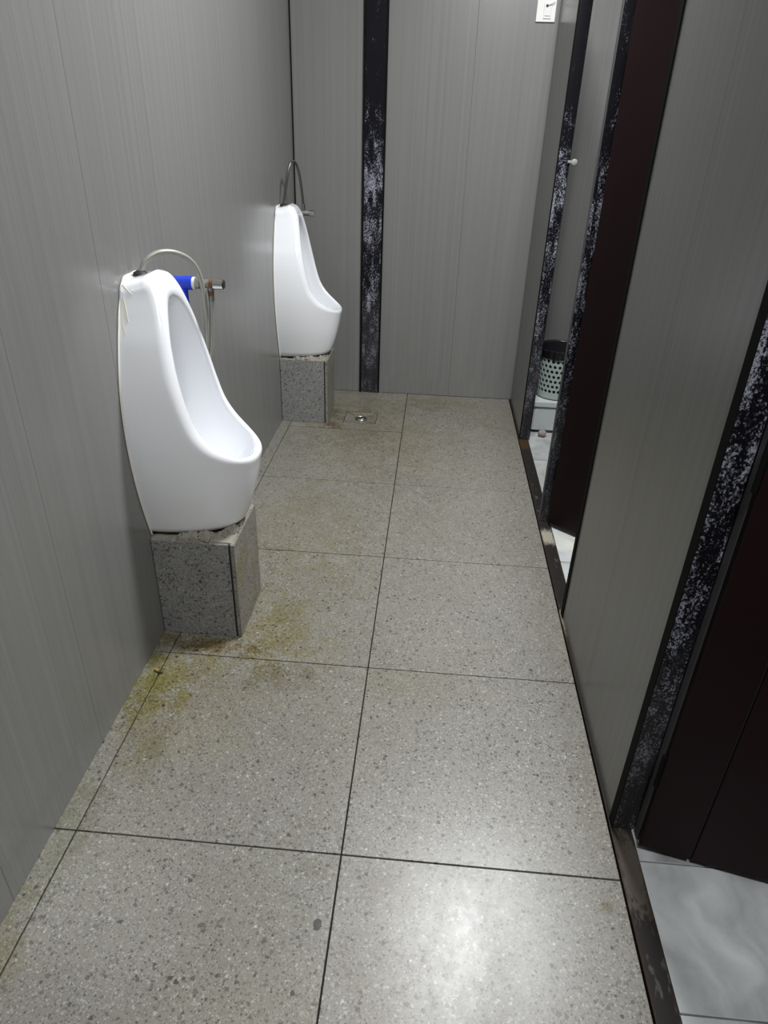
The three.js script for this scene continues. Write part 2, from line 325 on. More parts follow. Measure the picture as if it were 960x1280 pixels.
function wallBoards(parent, axis, from, to, at, y0, y1, dir, anchor) {
  const cuts = [from]; for (let c = anchor - Math.ceil((anchor - from) / PW) * PW; c < to - 0.02; c += PW) if (c > from + 0.02) cuts.push(c); cuts.push(to);
  for (let i = 0; i + 1 < cuts.length; i++) board(parent, axis, cuts[i], cuts[i + 1], at, y0, y1, dir);
}
{ // floor: stone tiles, two columns and a cut strip along the left wall
  const fl = thing('floor', 'speckled beige grey stone tile floor with dark joints', 'floor', [0, 0, 0], null, 'structure');
  part(fl, 'grout_bed', new THREE.BoxGeometry(XS + 0.9, 0.1, ZF - ZB + 0.3), M.grout, [(XS - 0.65) / 2 + 0.05, -0.0615, (ZF + ZB) / 2]);
  const J = 0.0034;
  const mapFloor = (g, ox, oz) => {
    const near = oz > -1.2 + 1e-6 || false, T = near ? floorNear : floorFar, p = g.attributes.position, uv = new Float32Array(p.count * 2);
    for (let i = 0; i < p.count; i++) { const q = T.uv(p.getX(i) + ox, p.getZ(i) + oz); uv[2 * i] = q[0]; uv[2 * i + 1] = q[1]; }
    g.setAttribute('uv', new THREE.BufferAttribute(uv, 2)); return near ? M.floorNear : M.floorFar;
  };
  const tile = (x0, x1, z0, z1) => {
    const w = x1 - x0 - J, d = z1 - z0 - J, cx = (x0 + x1) / 2, cz = (z0 + z1) / 2, g = new RoundedBoxGeometry(w, 0.012, d, 1, 0.0012), m = mapFloor(g, cx, cz);
    part(fl, 'tile', g, m, [cx, -0.006, cz]);
  };
  for (let r = -5; r < 5; r++) {
    const z0 = r * 0.6, z1 = z0 + 0.6;
    tile(-0.655, -0.6, z0, Math.min(z1, ZF)); tile(0, 0.607, z0, Math.min(z1, ZF));
    if (r !== -5) tile(-0.6, 0, z0, Math.min(z1, ZF));
  }
  { // the tile round the drain has a square hole
    const s = new THREE.Shape(); s.moveTo(-0.6 + J / 2, 2.4 + J / 2); s.lineTo(-J / 2, 2.4 + J / 2); s.lineTo(-J / 2, 3 - J / 2); s.lineTo(-0.6 + J / 2, 3 - J / 2);
    const h = new THREE.Path(); h.moveTo(-0.325, 2.495); h.lineTo(-0.325, 2.66); h.lineTo(-0.148, 2.66); h.lineTo(-0.148, 2.495); s.holes.push(h);
    const g = new THREE.ExtrudeGeometry(s, { depth: 0.012, bevelEnabled: false }); g.rotateX(-Math.PI / 2); g.translate(0, -0.012, 0);
    part(fl, 'tile', g, mapFloor(g, 0, -1.9), null);
  }
  // marble tiles in the cubicles
  for (let r = -10; r < 9; r++) for (let c = 0; c < 2; c++) {
    const z0 = -0.05 + r * 0.3, z1 = Math.min(z0 + 0.3, ZF), x0 = 0.657 + c * 0.6, x1 = x0 + 0.6, k = r * 2 + c;
    const zz0 = Math.max(z0, ZB); if (z1 - zz0 < 0.02) continue;
    part(fl, 'marble_tile', slab(x1 - x0 - J, 0.012, z1 - zz0 - J, 0.0012, 1.2, 1.2, hash(k, 1, 9), hash(k, 2, 9)), M.marble, [(x0 + x1) / 2, -0.006, (zz0 + z1) / 2]);
  }
}
{
  const wl = thing('wall_left', 'grey wood grain panelled wall behind the urinals', 'wall', [0, 0, 0], null, 'structure');
  part(wl, 'wall_core', new THREE.BoxGeometry(0.08, CEIL, ZF - ZB + 0.2), M.grout, [XL - 0.0605, CEIL / 2, (ZF + ZB) / 2]);
  wallBoards(wl, 'z', ZB + 0.003, ZF - 0.003, XL, 0.001, CEIL, -1, -0.245);
  const wb = thing('wall_back', 'grey wood grain panelled end wall with black strip', 'wall', [0, 0, 0], null, 'structure');
  part(wb, 'wall_core', new THREE.BoxGeometry(XS - XL + 0.3, CEIL, 0.08), M.grout, [(XS + XL) / 2, CEIL / 2, ZB - 0.0605]);
  for (const [a, b] of [[XL + 0.005, -0.231], [-0.231, 0.244], [0.244, 0.655], [0.655, 1.067], [1.067, 1.478], [1.478, XS]]) board(wb, 'x', a, b, ZB, 0.001, CEIL, -1);
  const wf = thing('wall_front', 'grey wood grain panelled wall at the near end', 'wall', [0, 0, 0], null, 'structure');
  part(wf, 'wall_core', new THREE.BoxGeometry(XS - XL + 0.3, CEIL, 0.08), M.grout, [(XS + XL) / 2, CEIL / 2, ZF + 0.0605]);
  wallBoards(wf, 'x', XL + 0.003, XS - 0.003, ZF, 0.001, CEIL, 1, 0.244);
  const wr = thing('wall_right', 'grey panelled wall behind the cubicles', 'wall', [0, 0, 0], null, 'structure');
  part(wr, 'wall_core', new THREE.BoxGeometry(0.08, CEIL, ZF - ZB + 0.2), M.grout, [XS + 0.0605, CEIL / 2, (ZF + ZB) / 2]);
  wallBoards(wr, 'z', ZB + 0.003, ZF - 0.003, XS, 0.001, CEIL, 1, -0.245);
  const ce = part(scene, 'ceiling', new THREE.BoxGeometry(XS - XL + 0.3, 0.08, ZF - ZB + 0.3), M.ceiling, [(XS + XL) / 2, CEIL + 0.041, (ZF + ZB) / 2]);
  tag(ce, 'plain grey ceiling', 'ceiling', null, 'structure');
}
// ------------------------------------------------------------------ ceiling lamps
LAMPS.forEach((L, i) => {
  const t = thing('ceiling_lamp', i ? 'square white ceiling lamp nearer the front wall' : 'square white ceiling lamp above the cubicle fronts', 'lamp', [L.x, CEIL, L.z], 'square ceiling lamps');
  const fr = L.size / 2 + 0.02;
  for (const [x, z, w, d] of [[0, fr - 0.01, fr * 2, 0.02], [0, -fr + 0.01, fr * 2, 0.02], [fr - 0.01, 0, 0.02, fr * 2 - 0.04], [-fr + 0.01, 0, 0.02, fr * 2 - 0.04]]) part(t, 'frame', slab(w, 0.03, d, 0.003), M.white, [x, -0.015, z]);
  part(t, 'diffuser', new THREE.BoxGeometry(L.size, 0.012, L.size), std({ color: lin(0.8, 0.8, 0.8), emissive: LAMP_COLOUR, emissiveIntensity: 6 }), [0, -0.012, 0]);
  const r = new THREE.RectAreaLight(LAMP_COLOUR, L.power, L.size, L.size); r.name = 'lamp_light';
  r.position.set(0, -0.034, 0); r.rotation.x = -Math.PI / 2; r.castShadow = true; t.add(r);
});

// ------------------------------------------------------------------ cubicle fronts on the right
const STALL_H = 2.1, XM = XR + TH / 2;
function wornGeo(w, h, d, off = 0, r = 0.0015) {                          // trim piece, texture v follows real height
  const g = new RoundedBoxGeometry(w, h, d, 1, r), p = g.attributes.position, n = g.attributes.normal, uv = new Float32Array(p.count * 2);
  for (let i = 0; i < p.count; i++) { uv[2 * i] = (Math.abs(n.getX(i)) > 0.6 ? p.getZ(i) : p.getX(i)) / 0.12 + 0.5 + off; uv[2 * i + 1] = (p.getY(i) + h / 2) / 2.2; }
  g.setAttribute('uv', new THREE.BufferAttribute(uv, 2)); return g;
}
function endCap(parent, z, dir) {                                        // black channel closing a panel end: web with scuffed film, two flanges
  const base = 0.004, h = STALL_H - base, y = base + h / 2;
  const c = part(parent, 'end_channel', wornGeo(TH + 0.004, h, 0.012, 0.21), M.worn, [XM, y, z - dir * 0.004]);
  part(c, 'flange', slab(0.0022, h, 0.028, 0.0005), M.black, [-(TH / 2 + 0.0025), 0, -dir * 0.006]);
  part(c, 'flange', slab(0.0022, h, 0.02, 0.0005), M.black, [TH / 2 + 0.0025, 0, -dir * 0.006]);
  return c;
}
function stallFront(label, z0, z1, cap0, cap1) {
  const t = thing('cubicle_partition', label, 'partition', [0, 0, 0], 'cubicle front panels');
  const a = z0 + (cap0 ? 0.009 : 0.002), b = z1 - (cap1 ? 0.009 : 0.002), n = Math.max(1, Math.round((b - a) / PW));
  for (let i = 0; i < n; i++) { const k = boardNo++, w = (b - a) / n; part(t, 'panel', slab(TH, STALL_H - 0.004, w - 0.0005, 0.0006, 0.42, 2.6, hash(k, 5, 2), 0.4), M.panel[k % 2], [XM, 0.004 + (STALL_H - 0.004) / 2, a + w * (i + 0.5)]); }
  if (cap0) endCap(t, z0, -1); if (cap1) endCap(t, z1, 1);
  return t;
}
stallFront('grey cubicle front panel meeting the end wall below the switch', ZB + 0.002, -2.395, false, true);
stallFront('wide grey cubicle front panel between the two maroon doors', -0.925, -0.128, true, true);
stallFront('grey cubicle front panel near the front wall', 0.70, ZF - 0.002, true, false);
function crossPartition(label, z) {
  const t = thing('cubicle_partition', label, 'partition', [0, 0, 0], 'partitions between the cubicles');
  for (let i = 0; i < 3; i++) { const w = (XS - 0.67) / 3, k = boardNo++; part(t, 'panel', slab(w - 0.0015, STALL_H - 0.004, 0.03, 0.0015, 0.42, 2.6, hash(k, 5, 2), 0.4), M.panel[k % 2], [0.668 + w * (i + 0.5), 0.004 + (STALL_H - 0.004) / 2, z]); }
}
crossPartition('grey partition hidden behind the far maroon door', -1.60);
crossPartition('grey partition hidden behind the near maroon door', -0.20);
crossPartition('grey partition at the near side of the first cubicle', 0.9);
{ // thin grey hinge profile between the near door and its jamb
  const hp = part(scene, numbered('hinge_profile'), slab(0.004, STALL_H - 0.06, 0.024, 0.001), M.greyTrim, [XR + TH + 0.0045, 0.004 + (STALL_H - 0.06) / 2, -0.112]);
  tag(hp, 'thin grey metal strip between the near maroon door and its scuffed jamb', 'strip');
}
{ // post carrying the far maroon door
  const t = thing('door_post', 'scuffed black post beside the far maroon door', 'post', [XM, 0, -1.56]);
  part(t, 'post', wornGeo(TH, STALL_H - 0.004, 0.036, 0.6), M.worn, [0, 0.004 + (STALL_H - 0.004) / 2, 0]);
  part(t, 'edge_strip', slab(0.004, STALL_H - 0.004, 0.014, 0.001), M.greyTrim, [-TH / 2 - 0.0021, 0.004 + (STALL_H - 0.004) / 2, 0.012]);
  // head rails over the door openings
  const hr = (z0, z1, label) => { const r = part(scene, numbered('head_rail'), slab(TH, 0.04, z1 - z0, 0.002), M.black, [XM, STALL_H - 0.02, (z0 + z1) / 2]); tag(r, label, 'rail', 'rails over the cubicle doors'); };
  hr(-2.384, -1.586, 'black rail above the open doorway of the farthest cubicle'); hr(-1.534, -0.935, 'black rail above the far maroon door'); hr(-0.117, 0.69, 'black rail above the near maroon door');
}
{ // sill strip between the stone and the marble
  const g = new RoundedBoxGeometry(0.047, 0.012, 5.59, 1, 0.0012), p = g.attributes.position, uv = new Float32Array(p.count * 2);
  for (let i = 0; i < p.count; i++) { uv[2 * i] = 0.5 + p.getX(i) / 0.05; uv[2 * i + 1] = (p.getZ(i) - 0.2 + 3) / 4; }
  g.setAttribute('uv', new THREE.BufferAttribute(uv, 2));
  const s = part(scene, 'trim_1', g, M.sill, [0.6325, -0.0025, -0.2]); tag(s, 'rust stained dark sill strip between stone and marble floors', 'sill', null, 'structure');
}
function door(name, label, hinge, dir, width, stile) {
  const t = thing(name, label, 'door', [hinge[0], 0, hinge[1]], null, 'structure');
  t.rotation.y = Math.atan2(-dir[1], dir[0]);                             // local +x runs along the leaf
  const y0 = 0.016, h = 2.04 - y0, T = 0.028, y = y0 + h / 2, G = 0.004;
  part(t, 'leaf_core', new THREE.BoxGeometry(width - 0.006, h - 0.006, T - 0.012), M.rubber, [width / 2, y, 0]);
  part(t, 'hinge_stile', slab(stile - G / 2, h, T, 0.0025), M.maroonDark, [(stile - G / 2) / 2, y, 0]);
  part(t, 'door_panel', slab(width - stile - G / 2, h, T, 0.0025), M.maroon, [stile + G / 2 + (width - stile - G / 2) / 2, y, 0]);
  for (const hy of [0.25, 0.95, 1.65]) part(t, 'hinge', cyl(0.0055, 0.0055, 0.09, 14), M.black, [-0.004, hy, 0.006]);
  const k = part(t, 'latch', cyl(0.016, 0.018, 0.016, 24), M.chrome, [width - 0.05, 1.0, 0.022]); k.rotation.x = Math.PI / 2;
}
door('door_1', 'near open maroon cubicle door over the marble floor', [0.662, -0.089], [0.263, 0.059], 0.6, 0.108);
door('door_2', 'far maroon cubicle door standing ajar behind the wide panel', [0.650, -1.525], [0.78, 0.625], 0.58, 0.42);
{ // black cover strip on the back wall
  const t = thing('trim_2', 'scuffed black vertical cover strip on the end wall', 'trim', [-0.231, 0, ZB], null, 'structure');
  part(t, 'cover_strip', wornGeo(0.098, CEIL - 0.004, 0.012, 0), M.worn, [0, CEIL / 2, 0.007]);
  for (const s of [-1, 1]) part(t, 'edge_bead', slab(0.010, CEIL - 0.004, 0.016, 0.003), M.black, [s * 0.0535, CEIL / 2, 0.009]);
}
{ // dark corner bead and rubber bumper on the far jamb
  const c = part(scene, 'trim_3', slab(0.006, CEIL - 0.004, 0.006, 0.002), M.black, [XL + 0.004, CEIL / 2, ZB + 0.004]); tag(c, 'thin dark bead in the corner beside the end wall', 'trim', null, 'structure');
  const b = thing('door_bumper', 'small round white bumper on the black jamb of farthest cubicle', 'bumper', [0.668, 1.288, -2.388]);
  const k = part(b, 'pad', lathe([[0, 0], [0.011, 0], [0.0135, 0.003], [0.0135, 0.009], [0.010, 0.012], [0, 0.013]], 24), M.bumper, [0.012, 0, 0]); k.rotation.x = Math.PI / 2;
  part(b, 'mounting_tab', slab(0.018, 0.01, 0.004, 0.001), M.bumper, [-0.006, 0.002, 0.002]);
}
{ // wall switch
  const t = thing('wall_switch', 'white square switch plate high on the end wall', 'switch', [0.553, 1.884, ZB]);
  part(t, 'plate', slab(0.088, 0.088, 0.009, 0.003), M.switch, [0, 0, 0.0047]);
  const r = part(t, 'rocker', slab(0.036, 0.062, 0.006, 0.002), M.white, [0.006, -0.001, 0.0105]);
  part(r, 'key_hole', cyl(0.006, 0.006, 0.002, 16), M.rubber, [-0.004, 0.018, 0.003]).rotation.x = Math.PI / 2;
  part(r, 'ridge', slab(0.026, 0.002, 0.0015, 0.0005), M.greyTrim, [0, -0.02, 0.0033]);
  part(t, 'pull_wire', tube([[0.002, 0.017, 0.0145], [0.018, 0.022, 0.02], [0.036, 0.03, 0.018]], 0.0011, 16, 6), M.greyTrim);
}

// ------------------------------------------------------------------ urinals (local frame: s out of the wall = x, y up from the floor, w = z)
const UB = 0.345;                                                         // underside
const halfW = spline([[0.33, 0.108], [0.40, 0.130], [0.50, 0.155], [0.60, 0.170], [0.70, 0.173], [0.80, 0.163], [0.90, 0.134], [0.97, 0.104], [1.02, 0.082], [1.07, 0.064]]);
const frontD = spline([[0.33, 0.232], [0.38, 0.258], [0.44, 0.279], [0.50, 0.294], [0.56, 0.306], [0.60, 0.316], [0.64, 0.325], [1.1, 0.335]]);
const arc = new THREE.CatmullRomCurve3([[0.318, 0.594], [0.292, 0.604], [0.255, 0.617], [0.215, 0.642], [0.182, 0.684], [0.162, 0.740], [0.146, 0.810], [0.132, 0.890], [0.119, 0.965], [0.104, 1.022], [0.085, 1.052], [0.062, 1.062]].map(([x, y]) => new THREE.Vector3(x, y, 0)), false, 'centripetal').getPoints(64).map((p) => [p.x, p.y]);
const outerProfile = polySDF([[-0.02, UB], [0.36, UB], [0.36, 0.575], ...arc, [0.045, 1.056], [0.02, 1.050], [-0.02, 1.050]]);
const cavProfile = polySDF([[0.5, 0.60], [0.30, 0.52], [0.25, 0.462], [0.20, 0.438], [0.14, 0.440], [0.09, 0.470], [0.06, 0.530], [0.046, 0.62], [0.040, 0.75], [0.040, 0.90], [0.048, 1.2], [0.5, 1.2]]);
function urinalField(s, y, w) {
  const aw = Math.abs(w), hw = halfW(y), D = frontD(y), n = 2.35;
  const q = Math.pow(Math.pow(aw / hw, n) + Math.pow(Math.max(s, 0) / D, n), 1 / n);
  let o = (q - 1) * hw * 0.85;
  o = smax(o, outerProfile(s, y), 0.030);
  o = smax(o, -s, 0.004);
  // hollow
  const hc = Math.max(hw - 0.017, 0.01), Dc = D - 0.016;
  let c = (Math.pow(Math.pow(aw / hc, 2.3) + Math.pow(Math.max(s, 0) / Dc, 2.3), 1 / 2.3) - 1) * hc * 0.85;
  c = smax(c, cavProfile(s, y), 0.09);
  const yy = Math.max(y - 0.70, 0) / 0.312, aa = (Math.pow(Math.pow(aw / 0.138, 2.8) + Math.pow(yy, 2.8), 1 / 2.8) - 1) * 0.10;
  c = smax(c, aa, 0.05);
  return smax(o, -c, 0.014);
}
const urinalGeo = isoMesh(urinalField, [-0.012, 0.33, -0.196], [0.345, 1.08, 0.196], 0.0052);
const gasketGeo = lathe([[0, 0], [0.019, 0], [0.020, 0.004], [0.017, 0.012], [0.010, 0.016], [0, 0.016]], 24);
function sealPath(side) { const P = []; for (let y = 0.348; y <= 1.0; y += 0.03) P.push([0.003, y, side * (halfW(y) + 0.0015)]); P.push([0.003, 1.03, side * 0.068]); return P; }
const sealGeo = [-1, 1].map((s) => tube(sealPath(s), 0.0027, 80, 6));
const topSealGeo = tube([[0.003, 1.03, 0.068], [0.003, 1.05, 0.045], [0.003, 1.052, 0], [0.003, 1.05, -0.045], [0.003, 1.03, -0.068]], 0.004, 30, 6);
const U1 = thing('urinal', 'white ceramic urinal with stained hose and blue pipe fitting', 'urinal', [XL, 0, -0.822], 'wall urinals');
function fillUrinal(u) {
  part(u, 'body', urinalGeo, M.ceramic);
  part(u, 'inlet_gasket', gasketGeo, M.rubber, [0.028, 1.046, 0]);
  for (const g of sealGeo) part(u, 'sealant', g, M.sealant);
  part(u, 'sealant', topSealGeo, M.sealant);
  return u;
}
fillUrinal(U1);
// yellowed smears of sealant on the side of the near one
function onCeramic(p) {                                                   // nearest point on the glazed surface
  let [x, y, z] = p; const e = 0.001;
  for (let i = 0; i < 6; i++) { const gx = urinalField(x + e, y, z) - urinalField(x - e, y, z), gy = urinalField(x, y + e, z) - urinalField(x, y - e, z), gz = urinalField(x, y, z + e) - urinalField(x, y, z - e), l = Math.hypot(gx, gy, gz), d = urinalField(x, y, z) / (l / (2 * e)); x -= d * gx / l; y -= d * gy / l; z -= d * gz / l; }
  return [x, y, z];
}
for (const [P, r] of [[[[0.008, 1.04, 0.07], [0.022, 1.03, 0.08], [0.034, 1.02, 0.085]], 0.0013], [[[0.012, 1.015, 0.09], [0.019, 0.99, 0.1], [0.026, 0.96, 0.11]], 0.0015], [[[0.006, 1.0, 0.1], [0.011, 0.96, 0.11], [0.02, 0.93, 0.12]], 0.0011]])
  part(U1, 'sealant_smear', tube(P.map(onCeramic), r, 24, 6), M.smear);
const U2 = fillUrinal(thing('urinal', 'white ceramic urinal beside the end wall and floor drain', 'urinal', [XL, 0, -2.585], 'wall urinals'));

function plinth(label, z0, z1, h, rot) {
  const xe = -0.403, t = thing('urinal_plinth', label, 'plinth', [XL, 0, (z0 + z1) / 2], 'stone plinths under the urinals'), L = xe - XL, d = z1 - z0, T = 0.012;
  part(t, 'core', new THREE.BoxGeometry(L - T - 0.004, h - 0.006, d - 2 * T - 0.002), M.grout, [(L - T - 0.004) / 2 + 0.001, (h - 0.006) / 2 + 0.001, 0]);
  for (const s of [1, -1]) part(t, 'stone_tile', slab(L - T - 0.008, h, T, 0.0012, 0.5, 0.5, rot, 0.1), M.stone, [(L - T - 0.008) / 2 + 0.002, h / 2 + 0.001, s * (d / 2 - T / 2)]);
  part(t, 'stone_tile', slab(T, h, d, 0.0012, 0.5, 0.5, rot + 0.3, 0.4), M.stoneStained, [L - T / 2, h / 2 + 0.001, 0]);
  part(t, 'corner_joint', new THREE.BoxGeometry(0.007, h - 0.004, d - 0.006), M.grout, [L - T - 0.0045, h / 2, 0]);
  return t;
}
const P1 = plinth('dark speckled stone plinth with yellow stains round its foot', -0.944, -0.692, 0.336, 0.15);
const P2 = plinth('grey speckled stone plinth beside the floor drain', -2.71, -2.465, 0.338, 0.55);
function mortarGeo(seed) {                                               // crumbly mortar squeezed out along the front of the urinal's foot
  const path = []; for (let a = -1.25; a <= 1.3; a += 0.12) { const w = Math.sin(a), c = Math.cos(a); path.push([0.222 * Math.pow(Math.abs(c), 0.7) + 0.002, 0.112 * Math.sign(w) * Math.pow(Math.abs(w), 0.7)]); }
  return isoMesh((x, y, z) => {
    let d = 1; for (const [px, pz] of path) d = Math.min(d, Math.hypot(x - px, (y - 0.340) * 1.15, z - pz));
    d -= 0.020 + 0.034 * (fbm(x * 38 + seed, z * 38, seed, 2) - 0.5) + 0.016 * (fbm(x * 130 + y * 60, y * 130 + z * 130, seed, 2) - 0.5);
    const bed = 0.3345 + 0.011 * fbm(x * 42, z * 42, seed + 4, 3);             // uneven bed over the whole top
    d = Math.min(d, Math.max(y - bed, x - 0.239, Math.abs(z) - 0.118));
    return Math.max(d, 0.329 - y, Math.abs(z) - 0.1235, x - 0.2445);
  }, [-0.002, 0.324, -0.135], [0.262, 0.37, 0.135], 0.0034);
}
part(P1, 'mortar_bed', mortarGeo(3), M.mortar); part(P2, 'mortar_bed', mortarGeo(8), M.mortar);

{ // supply of the near urinal: pipe, blue coupling, rusty valve, hose
  const t = thing('water_supply', 'rusty tap with blue coupling and looped braided hose', 'tap', [XL, 1.008, -0.965]);
  const along = (name, r0, r1, x0, x1, mat, parent = t) => { const m = part(parent, name, cyl(r0, r1, x1 - x0, 24), mat, [(x0 + x1) / 2, 0, 0]); m.rotation.z = -Math.PI / 2; return m; };
  along('wall_pipe', 0.010, 0.010, 0.0005, 0.07, M.blue);
  along('blue_coupling', 0.0165, 0.0165, 0.055, 0.112, M.blue); along('blue_collar', 0.0185, 0.0185, 0.086, 0.110, M.blue);
  const bl = part(t, 'blue_drop_pipe', cyl(0.0125, 0.0125, 0.13, 20), M.blue, [0.083, -0.067, 0]); bl.castShadow = true;
  along('white_ring', 0.0165, 0.0165, 0.112, 0.119, M.white);
  along('valve_body', 0.0115, 0.0115, 0.119, 0.176, M.valve); along('valve_nut', 0.0145, 0.0145, 0.119, 0.131, M.valve);
  along('rust_ring', 0.0125, 0.0125, 0.158, 0.168, M.rust);
  const knob = along('knob', 0.0135, 0.0145, 0.170, 0.196, M.chrome); part(knob, 'knob_cap', cyl(0.0105, 0.0105, 0.004, 20), M.rubber, [0, 0.0142, 0]);
  part(t, 'outlet', cyl(0.009, 0.008, 0.04, 18), M.valve, [0.160, -0.026, 0.0]); part(t, 'rust_drip', cyl(0.0095, 0.006, 0.022, 14), M.rust, [0.160, -0.030, 0.001]);
  const P = [[0.030, 0.052, 0.143], [0.042, 0.075, 0.138], [0.068, 0.094, 0.12], [0.10, 0.092, 0.085], [0.128, 0.066, 0.045], [0.141, 0.022, 0.022], [0.144, -0.05, 0.012], [0.140, -0.13, 0.006], [0.130, -0.20, -0.004], [0.131, -0.215, -0.012], [0.138, -0.20, -0.014], [0.151, -0.12, -0.006], [0.159, -0.045, 0]];
  part(t, 'hose', tube(P, 0.0066, 140, 10), M.hose);
}
{ // supply of the far urinal
  const t = thing('water_supply', 'small chrome tap with narrow steel hose loop above urinal by end wall', 'tap', [XL, 1.008, -2.74]);
  const along = (name, r0, r1, x0, x1, mat) => { const m = part(t, name, cyl(r0, r1, x1 - x0, 22), mat, [(x0 + x1) / 2, 0, 0]); m.rotation.z = -Math.PI / 2; return m; };
  along('wall_pipe', 0.010, 0.010, 0.0005, 0.08, M.chrome); along('valve_body', 0.013, 0.013, 0.08, 0.125, M.valve); along('knob', 0.014, 0.015, 0.125, 0.148, M.chrome);
  part(t, 'hose_nut', cyl(0.009, 0.010, 0.03, 16), M.chrome, [0.095, 0.026, 0]);
  part(t, 'hose', tube([[0.028, 0.052, 0.155], [0.040, 0.12, 0.15], [0.054, 0.20, 0.138], [0.064, 0.230, 0.118], [0.076, 0.228, 0.085], [0.084, 0.195, 0.055], [0.090, 0.12, 0.02], [0.095, 0.03, 0]], 0.0062, 90, 10), M.hoseDark);
}
{ // floor drain: four sloped stone wedges round a steel grate
  const t = thing('floor_drain', 'square sunken floor drain with round steel grate by the plinth', 'drain', [-0.2365, 0, -2.5775]);
  const hx = 0.0852, hz = 0.0792, r = 0.034, yi = -0.009;
  const cs = [[-hx, -hz], [hx, -hz], [hx, hz], [-hx, hz]];
  for (let k = 0; k < 4; k++) {
    const a = cs[k], b = cs[(k + 1) % 4], pos = [], uv = [], N = 8, mid = [(a[0] + b[0]) / 2, (a[1] + b[1]) / 2], ca = Math.atan2(a[1], a[0]), cb0 = Math.atan2(b[1], b[0]), cb = cb0 < ca ? cb0 + Math.PI * 2 : cb0;
    const inset = (p) => [p[0] + (mid[0] > 0 || mid[0] < 0 ? 0 : 0), p[1]];
    for (let i = 0; i < N; i++) {
      const f = (q) => { const s = 0.014 + q / N * 0.972, A = ca + (cb - ca) * s; return [[a[0] + (b[0] - a[0]) * s, -0.001, a[1] + (b[1] - a[1]) * s], [Math.cos(A) * r, yi, Math.sin(A) * r]]; };
      const [o0, i0] = f(i), [o1, i1] = f(i + 1);
      for (const p of [o0, i0, i1, o0, i1, o1]) { pos.push(...p); uv.push(...floorFar.uv(p[0] - 0.2365, p[2] - 2.5775)); }
    }
    const g = new THREE.BufferGeometry(); g.setAttribute('position', new THREE.Float32BufferAttribute(pos, 3)); g.setAttribute('uv', new THREE.Float32BufferAttribute(uv, 2)); g.computeVertexNormals();
    const nrm = g.attributes.normal; if (nrm.getY(0) < 0) { const p = g.attributes.position; for (let i = 0; i < p.count; i += 3) { const x = [p.getX(i), p.getY(i), p.getZ(i)], u0 = [g.attributes.uv.getX(i), g.attributes.uv.getY(i)]; p.setXYZ(i, p.getX(i + 1), p.getY(i + 1), p.getZ(i + 1)); g.attributes.uv.setXY(i, g.attributes.uv.getX(i + 1), g.attributes.uv.getY(i + 1)); p.setXYZ(i + 1, ...x); g.attributes.uv.setXY(i + 1, ...u0); } g.computeVertexNormals(); }
    part(t, 'stone_wedge', g, M.floorFar);
  }
  part(t, 'drain_pan', cyl(0.036, 0.036, 0.004, 28), M.grout, [0, -0.0118, 0]);
  const ring = part(t, 'grate_ring', new THREE.TorusGeometry(0.029, 0.0045, 10, 32), M.chrome, [0, -0.007, 0]); ring.rotation.x = Math.PI / 2;
  part(t, 'grate_cap', lathe([[0, 0.004], [0.012, 0.003], [0.019, 0], [0.019, -0.003], [0, -0.003]], 24), M.chrome, [0, -0.006, 0]);
}

// ------------------------------------------------------------------ things in the farthest cubicle
const BX = 0.795, BZ = -2.615;
{ // white tub the basket stands on
  const t = thing('plastic_tub', 'white plastic tub under the perforated waste basket', 'tub', [BX, 0, BZ]);
  const S = (w, d, r) => { const s = new THREE.Shape(); s.moveTo(-w + r, -d); s.lineTo(w - r, -d); s.quadraticCurveTo(w, -d, w, -d + r); s.lineTo(w, d - r); s.quadraticCurveTo(w, d, w - r, d); s.lineTo(-w + r, d); s.quadraticCurveTo(-w, d, -w, d - r); s.lineTo(-w, -d + r); s.quadraticCurveTo(-w, -d, -w + r, -d); return s; };
  const ex = (s, h, b) => { const g = new THREE.ExtrudeGeometry(s, { depth: h, bevelEnabled: true, bevelSize: b, bevelThickness: b, bevelSegments: 2, curveSegments: 8 }); g.rotateX(-Math.PI / 2); return g; };
  part(t, 'body', ex(S(0.125, 0.11, 0.03), 0.118, 0.004), M.bin, [0, 0.020, 0]);
  part(t, 'rim', ex(S(0.132, 0.117, 0.032), 0.022, 0.004), M.bin, [0, 0.150, 0]);
  for (const [x, z] of [[-0.1, -0.085], [0.1, -0.085], [-0.1, 0.085], [0.1, 0.085]]) part(t, 'foot', cyl(0.014, 0.012, 0.019, 14), M.greyTrim, [x, 0.0095, z]);
  const ti = thing('crumpled_tissue', 'crumpled pinkish tissue on the marble before the white tub', 'tissue', [0.735, 0, -2.455]);
  const tg = new THREE.IcosahedronGeometry(0.02, 3), p = tg.attributes.position;
  for (let i = 0; i < p.count; i++) { const k = 0.75 + 0.6 * fbm(p.getX(i) * 70 + 5, p.getY(i) * 70 + p.getZ(i) * 50, 9, 2); p.setXYZ(i, p.getX(i) * k, p.getY(i) * k * 0.8, p.getZ(i) * k); }
  tg.computeVertexNormals(); tg.computeBoundingBox(); part(ti, 'tissue_ball', tg, M.tissue, [0, -tg.boundingBox.min.y + 0.0005, 0]);
}
